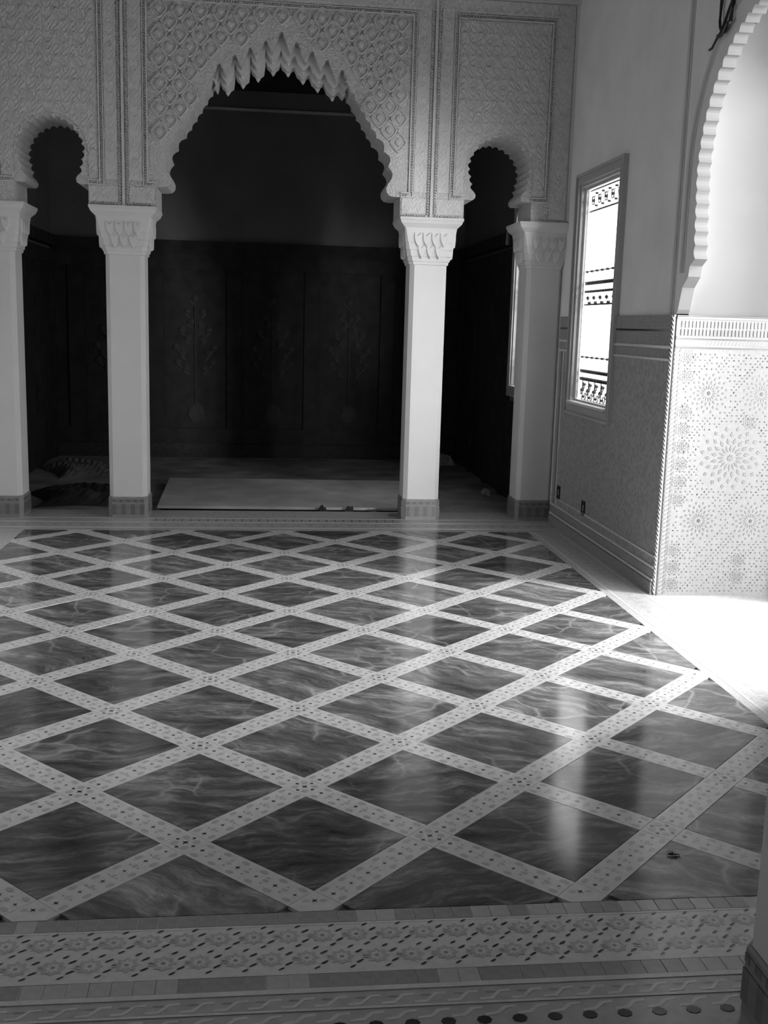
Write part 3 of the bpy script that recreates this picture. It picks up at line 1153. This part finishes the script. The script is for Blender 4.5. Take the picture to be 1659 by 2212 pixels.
panel_frame(XC - 1.005, XC + 1.005, 2.635, 3.94, XC - 0.945, XC + 0.945)
for sg in (-1, 1):
    a, b_ = XC + sg * 1.37, XC + sg * 2.10
    panel_frame(min(a, b_), max(a, b_), 2.635, 3.94, XC + sg * SA - 0.2725, XC + sg * SA + 0.2725)
    # double rope up the pier
    m_ = MB()
    for off in (-0.028, 0.028):
        rope(m_, XC + sg * 1.19 + off, 2.47, XC + sg * 1.19 + off, 4.08, 0.020)
    rope(m_, XC + sg * 1.20 - 0.25, 2.462, XC + sg * 1.20 - 0.035, 2.462, 0.016)
    rope(m_, XC + sg * 1.20 + 0.02, 2.462, XC + sg * 1.20 + 0.25, 2.462, 0.016)
    stuff(m_.build('rope_moulding', 'moulding', wall_arcade))
    m_ = MB()
    fillet(m_, XC + sg * 1.19 - 0.010, XC + sg * 1.19 + 0.010, 2.45, 4.09, 0.018)
    m_.build('pier_fillet', 'moulding', wall_arcade)
m_ = MB()
fillet(m_, XL, XR, 4.09, 4.13, 0.05)
fillet(m_, XL, XR, 4.13, 4.17, 0.03)
m_.build('string_course', 'moulding', wall_arcade)
m_ = MB()
fillet(m_, XR - 0.022, XR, 2.46, 4.09, 0.016)
fillet(m_, XL, XL + 0.022, 2.46, 4.09, 0.016)
stuff(m_.build('edge_fillet', 'moulding', wall_arcade))

# carved floral relief in the small panels and the piers: real height field
import numpy as np


def relief(name, x0, x1, z0, z1, step, amp, fn, parent, mat, test=True):
    nx = int((x1 - x0) / step) + 1
    nz = int((z1 - z0) / step) + 1
    X, Z = np.meshgrid(np.linspace(x0, x1, nx), np.linspace(z0, z1, nz))
    H_ = fn(X, Z)
    H_ = np.clip(H_, 0, 1) * amp
    V = np.stack([X.ravel(), (YA - 0.002 - H_).ravel(), Z.ravel()], 1)
    ok = np.ones(nx * nz, bool)
    if test:
        ok = np.array([not in_open(a, c, 0.012) for a, c in zip(X.ravel(), Z.ravel())])
    F = []
    for j in range(nz - 1):
        for i in range(nx - 1):
            a = j * nx + i
            q = (a, a + 1, a + nx + 1, a + nx)
            if ok[q[0]] and ok[q[1]] and ok[q[2]] and ok[q[3]]:
                F.append(q)
    me = bpy.data.meshes.new(name)
    me.from_pydata(V.tolist(), [], F)
    me.materials.append(M[mat])
    for p in me.polygons:
        p.use_smooth = True
    me.update()
    return link(name, me, parent)


def arabesque(cx):
    def f(X, Z):
        # mirrored scrolling stems with palmette bosses on a lattice
        U = np.abs(X - cx)
        px, pz = 0.125, 0.165
        a = np.sin(2 * pi * U / px + 1.6 * np.sin(2 * pi * Z / pz))
        b2 = np.sin(2 * pi * Z / pz + 1.6 * np.cos(2 * pi * U / px))
        stems = 1 - np.minimum(np.abs(a), np.abs(b2)) * 2.6
        row = np.floor(Z / (pz / 2))
        ux = (U / px + 0.5 * (row % 2)) % 1.0 - 0.5
        uz = (Z / (pz / 2)) % 1.0 - 0.5
        d = np.hypot(ux * px, uz * pz / 2)
        th = np.arctan2(uz * pz / 2, ux * px)
        pet = 0.030 * (0.72 + 0.28 * np.cos(6 * th))
        boss = np.clip((pet - d) / 0.010, 0, 1) - 1.4 * np.clip((0.007 - d) / 0.004, 0, 1)
        fine = 0.35 + 0.35 * np.sin(X * 210 + 2 * np.sin(Z * 120)) * np.sin(Z * 190)
        return np.maximum(np.maximum(stems, boss), fine * 0.55)
    return f


for sg in (-1, 1):
    a, b_ = sorted((XC + sg * 1.375, XC + sg * 2.095))
    relief('carved_panel', a, b_, 2.64, 3.935, 0.0065, 0.013, arabesque(XC + sg * SA), wall_arcade, 'moulding')
    for q0, q1 in ((1.048, 1.150), (1.232, 1.328)):
        a, b_ = sorted((XC + sg * q0, XC + sg * q1))
        relief('carved_band', a, b_, 2.64, 4.08, 0.0065, 0.010, arabesque((a + b_) / 2), wall_arcade, 'moulding', False)
    a, b_ = sorted((XC + sg * 2.142, XC + sg * (2.28 if sg > 0 else 2.28)))
    relief('carved_band', a, b_, 2.47, 4.08, 0.0065, 0.010, arabesque((a + b_) / 2), wall_arcade, 'moulding', False)
    for q0, q1 in ((0.955, 1.150), (1.232, 1.45)):
        a, b_ = sorted((XC + sg * q0, XC + sg * q1))
        relief('carved_band', a, b_, 2.475, 2.592, 0.0065, 0.010, arabesque((a + b_) / 2), wall_arcade, 'moulding', False)
relief('carved_band', XL + 0.03, XR - 0.03, 3.985, 4.085, 0.008, 0.010, arabesque(XC), wall_arcade, 'moulding', False)


# ------------------------------------------------------------------ columns
def ring_at(h, ch, z, cl):
    """chamfered square of half width h, chamfer ch, clamped in x to cl"""
    P = [(h - ch, -h), (h, -h + ch), (h, h - ch), (h - ch, h), (-h + ch, h), (-h, h - ch), (-h, -h + ch), (-h + ch, -h)]
    return [(min(max(x, cl[0]), cl[1]), y, z) for x, y in P]


leaf_mb = MB()
_o = [(-0.034, 0.066), (-0.034, 0.016), (-0.022, -0.022), (0.0, -0.054), (0.022, -0.022), (0.034, 0.016), (0.034, 0.066), (0.0, 0.034)]
leaf_mb.loft([[(x, 0.004, z) for x, z in _o], [(x * 0.74, -0.016, z * 0.80 + 0.004) for x, z in _o]], 0, False, True)
leaf_me = leaf_mb.mesh('carved_leaf', 'plaster_white')
bt_mb = MB()
bt_mb.box(-0.0185, 0.0185, -0.004, 0.0, 0.0, 0.085)
bt_a = [bt_mb.mesh('plinth_tile', m_) for m_ in ('base_tile', 'base_tile_dark')]
bt_mb = MB()
bt_mb.box(-0.0130, 0.0130, -0.004, 0.0, 0.0, 0.022)
bt_b = [bt_mb.mesh('plinth_chip', m_) for m_ in ('base_tile_dark', 'base_tile')]


def column(x, y, label, cl=(-9, 9), detail=True):
    root = link('column', None, None, (x, y, 0))
    root.name = 'column'
    root.empty_display_size = 0.2
    tag(root, label, 'column', 'white columns of the arcades')
    c = (cl[0] - x, cl[1] - x)
    HB = 0.158
    m_ = MB()
    m_.loft([ring_at(HB, 0.030, z, c) for z in (0.0, 0.165)] + [ring_at(HB - 0.004, 0.030, 0.175, c)])
    pl = m_.build('plinth', 'base_body', root)
    m_ = MB()
    m_.loft([ring_at(0.150, 0.034, 0.175, c), ring_at(0.150, 0.034, 2.095, c)])
    m_.build('shaft', 'plaster_white', root)
    prof = [(2.085, 0.150, 0.034), (2.090, 0.160, 0.034), (2.112, 0.163, 0.034), (2.116, 0.170, 0.034), (2.150, 0.174, 0.032), (2.155, 0.180, 0.03),
            (2.200, 0.186, 0.028), (2.206, 0.191, 0.026), (2.255, 0.196, 0.022), (2.262, 0.199, 0.02), (2.345, 0.207, 0.012), (2.372, 0.211, 0.008),
            (2.385, 0.224, 0.005), (2.405, 0.243, 0.003), (2.425, 0.250, 0.003), (2.430, 0.2555, 0.003), (2.449, 0.2555, 0.003)]
    m_ = MB()
    m_.loft([ring_at(h, ch, z, c) for z, h, ch in prof])
    cap = m_.build('capital', 'plaster_white', root)
    for f in range(4):
        a = f * pi / 2
        for tier, (zc, h, xs) in enumerate(((2.275, 0.200, (-0.105, -0.035, 0.035, 0.105)), (2.185, 0.187, (-0.070, 0.0, 0.070)))):
            for q in xs:
                lx, ly = q, -h
                wx, wy = lx * cos(a) - ly * sin(a), lx * sin(a) + ly * cos(a)
                if not (c[0] + 0.03 < wx < c[1] - 0.03):
                    continue
                link('carved_leaf', leaf_me, cap, (wx, wy, zc), a)
        for q in range(7):
            lx, ly = -0.111 + q * 0.037, -HB
            wx, wy = lx * cos(a) - ly * sin(a), lx * sin(a) + ly * cos(a)
            if c[0] + 0.02 < wx < c[1] - 0.02 and detail:
                link('plinth_tile', bt_a[(q + 1) % 2], pl, (wx, wy, 0.030), a)
        for q in range(9):
            lx, ly = -0.112 + q * 0.028, -HB
            wx, wy = lx * cos(a) - ly * sin(a), lx * sin(a) + ly * cos(a)
            if c[0] + 0.02 < wx < c[1] - 0.02 and detail:
                link('plinth_chip', bt_b[q % 2], pl, (wx, wy, 0.132), a)
    return root


YCOL = YA + 0.22
column(XC - 1.20, YCOL, 'white column between the large arch and the small arch at the picture\'s left')
column(XC + 1.20, YCOL, 'brightly lit white column between the large arch and the small arch next to the window')
column(2.125, YCOL, 'engaged white column standing against the window wall', (-9, XR - 0.001))
column(XC - 2.185, YCOL, 'engaged white column cut off by the left edge of the picture', (XL + 0.001, 9))
column(XC + 1.20, -0.66, 'near column in shadow at the lower right edge with its tiled plinth showing', detail=True)

# ------------------------------------------------------------------ far room
mb = MB()
mb.box(-2.85, XR, 6.30, YF, ZF - 0.1, ZF)
floor_far = struct(mb.build('floor_far_room', 'concrete'), 'rough unfinished concrete floor of the far room', 'floor')
mb = MB()
mb.box(-2.85, XR + TW, YF, YF + 0.2, ZF - 0.1, ZC)
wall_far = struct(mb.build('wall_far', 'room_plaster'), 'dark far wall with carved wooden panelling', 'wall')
mb = MB()
mb.box(-2.85, -2.65, 6.30, YF, ZF - 0.1, ZC)
mb.box(-2.65, XL - 0.2, 6.08, 6.30, ZF - 0.1, ZC)
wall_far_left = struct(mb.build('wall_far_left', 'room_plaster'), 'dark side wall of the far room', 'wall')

PITCHP = 0.93
pan = MB()
pan.box(-PITCHP / 2 + 0.10, PITCHP / 2 - 0.10, -0.018, 0.0, 0.30, 2.20)
pan_me = pan.mesh('wood_panel', 'wood')
st = MB()
st.box(-0.085, 0.085, -0.045, 0.0, 0.12, 2.34)
st_me = st.mesh('panel_stile', 'wood')
fl = MB()
fl.loft([[(r_ * cos(k * pi / 5), y, r_ * sin(k * pi / 5)) for k in range(10)] for r_, y in ((0.040, 0.0), (0.040, -0.010), (0.024, -0.022), (0.018, -0.016), (0.008, -0.026))], 0, False, True)
fl_me = fl.mesh('carved_flower', 'wood_carved')
lf = MB()
lf.loft([[(a, y, b_) for a, b_ in ell(0, 0, 0.055 * k_, 0.020 * k_, 8)] for y, k_ in ((0.0, 1.0), (-0.012, 0.5))], 0, False, True)
lf_me = lf.mesh('carved_spray', 'wood_carved')
stem = MB()
stem.tube([(0, -0.006, 0.55), (0, -0.008, 1.9)], 0.010, 5)
stem.loft([[(a, y, b_ + 0.48) for a, b_ in ell(0, 0, 0.11 * k_, 0.13 * k_, 10)] for y, k_ in ((0.0, 1.0), (-0.02, 0.7))], 0, False, True)
stem_me = stem.mesh('carved_vase', 'wood_carved')
for i in range(-3, 3):
    xc = -0.05 + i * PITCHP + (0.0)
    if xc - PITCHP / 2 < -2.65 or xc + PITCHP / 2 > XR + 0.02:
        continue
    p_ = link('wood_panel', pan_me, wall_far, (xc, YF, 0))
    link('carved_vase', stem_me, p_, (0, -0.018, 0))
    for z, hw in ((1.85, 0.0), (1.70, 0.09), (1.58, 0.05), (1.48, 0.16), (1.38, 0.09), (1.28, 0.23), (1.20, 0.16), (1.10, 0.21), (1.02, 0.11)):
        for sg in (-1, 1):
            link('carved_flower', fl_me, p_, (sg * hw, -0.018, z))
            o = link('carved_spray', lf_me, p_, (sg * (hw + 0.05) * 0.7, -0.018, z - 0.05))
            o.rotation_euler = (0, sg * -0.7, 0)
            if hw == 0:
                break
for i in range(-3, 4):
    x = -0.05 + (i - 0.5) * PITCHP
    if -2.6 < x < XR - 0.1:
        link('panel_stile', st_me, wall_far, (x, YF, 0))
mb = MB()
mb.box(-2.65, XR, YF - 0.012, YF, 0.12, 2.36)
mb.build('panel_backing', 'wood', wall_far)
mb = MB()
mb.box(-2.65, XR, YF - 0.05, YF, 2.20, 2.36)
mb.build('panel_rail', 'wood', wall_far)
mb = MB()
mb.box(-2.65, XR, YF - 0.05, YF, 0.12, 0.30)
mb.build('panel_rail', 'wood', wall_far)
mb = MB()
mb.loft([[(x, YF, 2.36), (x, YF - 0.05, 2.36), (x, YF - 0.10, 2.46), (x, YF - 0.12, 2.52), (x, YF, 2.52)] for x in (-2.65, XR)])
mb.build('panel_cornice', 'wood', wall_far)
mb = MB()
mb.box(-2.65, XR, YF - 0.02, YF, ZF, 0.12)
mb.build('skirting', 'rubble', wall_far)
mb = MB()
mb.box(-2.65, XR, YF - 0.03, YF, 4.02, 4.05)
mb.build('wall_band', 'board', wall_far)
mb = MB()
mb.loft([[(x, YF, 4.25), (x, YF - 0.04, 4.25), (x, YF - 0.07, 4.33), (x, YF - 0.25, 4.45), (x, YF - 0.25, ZC), (x, YF, ZC)] for x in (-2.65, XR)])
mb.build('ceiling_cornice', 'wood', wall_far)
# panelling on the side walls of the far room
for sgn, xw, wl, segs in ((1, XR, wall_far_right, ((7.66, YF - 0.06),)), (-1, -2.65, wall_far_left, ((6.35, YF - 0.06),))):
    for a, b_ in segs:
        n = max(1, round((b_ - a) / 0.92))
        pw = (b_ - a) / n
        mb = MB()
        x0, x1 = sorted((xw, xw - sgn * 0.012))
        mb.box(x0, x1, a, b_, ZF, 2.36)
        mb.build('panel_backing', 'wood', wl)
        mb = MB()
        x0, x1 = sorted((xw, xw - sgn * 0.05))
        mb.box(x0, x1, a, b_, 2.20, 2.36)
        mb.build('panel_rail', 'wood', wl)
        mb = MB()
        x0, x1 = sorted((xw, xw - sgn * 0.10))
        mb.box(x0, x1, a, b_, 2.40, 2.52)
        mb.build('panel_cornice', 'wood', wl)
        for i in range(n):
            mb = MB()
            x0, x1 = sorted((xw, xw - sgn * 0.02))
            mb.box(x0, x1, a + i * pw + 0.09, a + (i + 1) * pw - 0.09, 0.05, 2.20)
            mb.build('wood_panel', 'wood', wl)
        for i in range(n + 1):
            mb = MB()
            x0, x1 = sorted((xw, xw - sgn * 0.045))
            yy = min(max(a + i * pw, a + 0.08), b_ - 0.08)
            mb.box(x0, x1, yy - 0.08, yy + 0.08, ZF, 2.20)
            mb.build('panel_stile', 'wood', wl)
mb = MB()
mb.box(XR - 0.02, XR, 6.31, 7.66, ZF, 0.90)
mb.build('wood_panel', 'wood', wall_far_right)
mb = MB()
mb.box(XR - 0.02, XR, 7.62, 7.66, 0.9, 2.2)
mb.build('panel_stile', 'wood', wall_far_right)

# board lying on the concrete behind the threshold
board = link('board', None, None, (0.1, 7.2, ZF))
board.empty_display_size = 0.3
tag(board, 'large pale board lying flat on battens behind the threshold', 'board')
P = [(-1.16, -0.76), (1.18, -0.80), (1.20, 0.86), (-1.20, 0.92)]
mb = MB()
mb.loft([[(x, y, 0.052) for x, y in P], [(x, y, 0.074) for x, y in P], [(x * 0.998, y * 0.997, 0.076) for x, y in P]], 0)
mb.build('panel', 'board', board)
for yy in (-0.70, 0.10, 0.80):
    mb = MB()
    mb.box(-1.14, 1.16, yy, yy + 0.06, 0.0, 0.052)
    mb.build('batten', 'wood_carved', board)
rnd = random.Random(3)


def lump(name, r, seed, mat, label, cat, loc, sq=(1, 1, 0.7), group=None, rough=0.3):
    rr = random.Random(seed)
    bm = bmesh.new()
    bmesh.ops.create_icosphere(bm, subdivisions=2, radius=r)
    for v_ in bm.verts:
        k_ = 1 + rr.uniform(-rough, rough)
        v_.co = Vector((v_.co.x * sq[0] * k_, v_.co.y * sq[1] * k_, v_.co.z * sq[2] * k_))
    zmin = min(v_.co.z for v_ in bm.verts)
    for v_ in bm.verts:
        v_.co.z -= zmin
    me = bpy.data.meshes.new(name)
    bm.to_mesh(me)
    bm.free()
    me.materials.append(M[mat])
    return tag(link(name, me, None, loc), label, cat, group)


def sheet(name, w_, d_, h_, seed, mat, label, cat, loc, rz=0.0, n=16):
    """crumpled sheet resting on the floor, with thickness"""
    rr = random.Random(seed)
    ph = [(rr.uniform(4, 16), rr.uniform(4, 16), rr.uniform(0, 6)) for _ in range(6)]
    m_ = MB()
    def hh(u, v):
        s_ = sum(abs(sin(a * u + b_ * v + c)) for a, b_, c in ph) / 6
        return h_ * s_ * (1 - (2 * u - 1) ** 4) * (1 - (2 * v - 1) ** 4)
    top = [[((u / n - 0.5) * w_ + 0.1 * w_ * sin(5 * v / n), (v / n - 0.5) * d_ + 0.1 * d_ * sin(4 * u / n), hh(u / n, v / n) + 0.004) for u in range(n + 1)] for v in range(n + 1)]
    V = [p for r in top for p in r] + [(x, y, z - 0.004) for r in top for x, y, z in r]
    F = []
    N = (n + 1) ** 2
    for v in range(n):
        for u in range(n):
            a = v * (n + 1) + u
            F += [(a, a + 1, a + n + 2, a + n + 1), (N + a, N + a + n + 1, N + a + n + 2, N + a + 1)]
    for i in range(n):
        for a, b_ in ((i, i + 1), (n * (n + 1) + i, n * (n + 1) + i + 1), (i * (n + 1), (i + 1) * (n + 1)), (i * (n + 1) + n, (i + 1) * (n + 1) + n)):
            F.append((a, b_, N + b_, N + a))
    m_.add(V, F)
    return tag(m_.build(name, mat, None, loc, rz), label, cat)


sheet('plastic_sheet', 0.62, 0.9, 0.16, 4, 'plastic', 'crumpled translucent plastic sheet on the concrete beside the far left column', 'sheet', (-2.10, 8.9, ZF), 0.3)
sheet('cloth_heap', 0.9, 0.9, 0.14, 9, 'rubble', 'dark rumpled cloth heap lying on concrete behind the small left arch', 'cloth', (-1.78, 7.2, ZF), 0.1)
sheet('paper_strip', 0.30, 0.05, 0.02, 5, 'paper', 'narrow pale paper strip lying on the dark cloth side of the concrete', 'paper', (-1.95, 7.85, ZF), 0.1, 8)
sheet('paper_sheet', 0.22, 0.24, 0.16, 6, 'paper', 'crumpled pale paper propped in the corner beyond the bright column', 'paper', (2.02, 10.0, ZF), 0.5, 10)
lump('paper_ball', 0.045, 8, 'paper', 'small white paper ball on concrete near the engaged column', 'paper', (2.06, 7.55, ZF), (1, 1, 0.9), None, 0.35)
for i, (x, r) in enumerate(((0.36, 0.030), (0.60, 0.034), (0.80, 0.022), (0.45, 0.016))):
    lump('stone', r, 20 + i, 'rubble', ('small dark stone under the front edge of the pale board', 'rounded dark stone, largest under the front edge of the board', 'dark stone nearest the bright column under the board edge', 'tiny dark stone between two larger ones at the board edge')[i], 'stone', (x, 6.345, ZF), (1.3, 1, 1.5), 'stones at the edge of the board')

# ------------------------------------------------------------------ small things in the hall
def outlet(y, z, label):
    root = link('wall_outlet', None, None, (XR - 0.012, y, z))
    root.empty_display_size = 0.05
    tag(root, label, 'outlet', 'outlets in the tiled wall')
    m_ = MB()
    m_.prism([[(-0.035, -0.055), (0.035, -0.055), (0.035, 0.055), (-0.035, 0.055)], [(-0.024, -0.044), (0.024, -0.044), (0.024, 0.044), (-0.024, 0.044)]],
             lambda a, b_: (-0.010, a, b_), lambda a, b_: (0, a, b_))
    m_.build('cover_frame', 'black', root)
    m_ = MB()
    m_.box(-0.004, 0.0, -0.024, 0.024, -0.044, 0.044)
    m_.build('back_box', 'black', root)
    m_ = MB()
    m_.box(-0.008, -0.004, -0.010, 0.010, -0.022, 0.022)
    m_.build('socket', 'frame', root)


outlet(5.64, 0.29, 'dark wall outlet low on the tiles beside the engaged column')
outlet(4.95, 0.28, 'dark wall outlet low on the tiles below the window')

# cable coil hanging at the top of the bay arch
mb = MB()
pts = []
for i in range(46):
    a = i * 2 * pi / 20
    pts.append((XR - 0.020 - 0.004 * sin(i), 2.985 + (0.085 + 0.006 * sin(i * 0.7)) * cos(a + 1.2), 3.285 + (0.105 + 0.008 * cos(i * 0.5)) * sin(a + 1.2)))
pts += [(XR - 0.018, 3.04, 3.19), (XR - 0.016, 3.10, 3.165), (XR - 0.012, 3.16, 3.135), (XR - 0.010, 3.20, 3.135)]
mb.tube(pts, 0.0065, 6)
mb.tube([(XR - 0.030, 2.90 + 0.022 * i, 3.198 + 0.016 * sin(i * 0.9) - 0.004 * i) for i in range(8)], 0.009, 6)
cab = mb.build('cable_coil', 'black', None)
tag(cab, 'loose coil of dark cable hanging on the wall above the bay arch', 'cable')

# dead insect on the marble
root = link('dead_insect', None, None, (1.126, 0.213, 0))
root.empty_display_size = 0.02
tag(root, 'small dark dead insect lying on the polished floor', 'insect')
mb = MB()
mb.loft([[(x, r * cos(k * pi / 4), 0.004 + r * 0.7 * (1 + sin(k * pi / 4)) * 0.5) for k in range(8)] for x, r in ((-0.020, 0.002), (-0.013, 0.007), (0.0, 0.010), (0.010, 0.008), (0.016, 0.005), (0.021, 0.002))])
mb.build('body', 'black', root)
for i in range(6):
    sg = -1 if i % 2 else 1
    x = -0.010 + (i // 2) * 0.009
    mb = MB()
    mb.tube([(x, sg * 0.006, 0.006), (x + 0.002, sg * 0.014, 0.010), (x + 0.006 * (i // 2 - 1), sg * 0.022, 0.001)], 0.0009, 4)
    mb.build('leg', 'black', root)
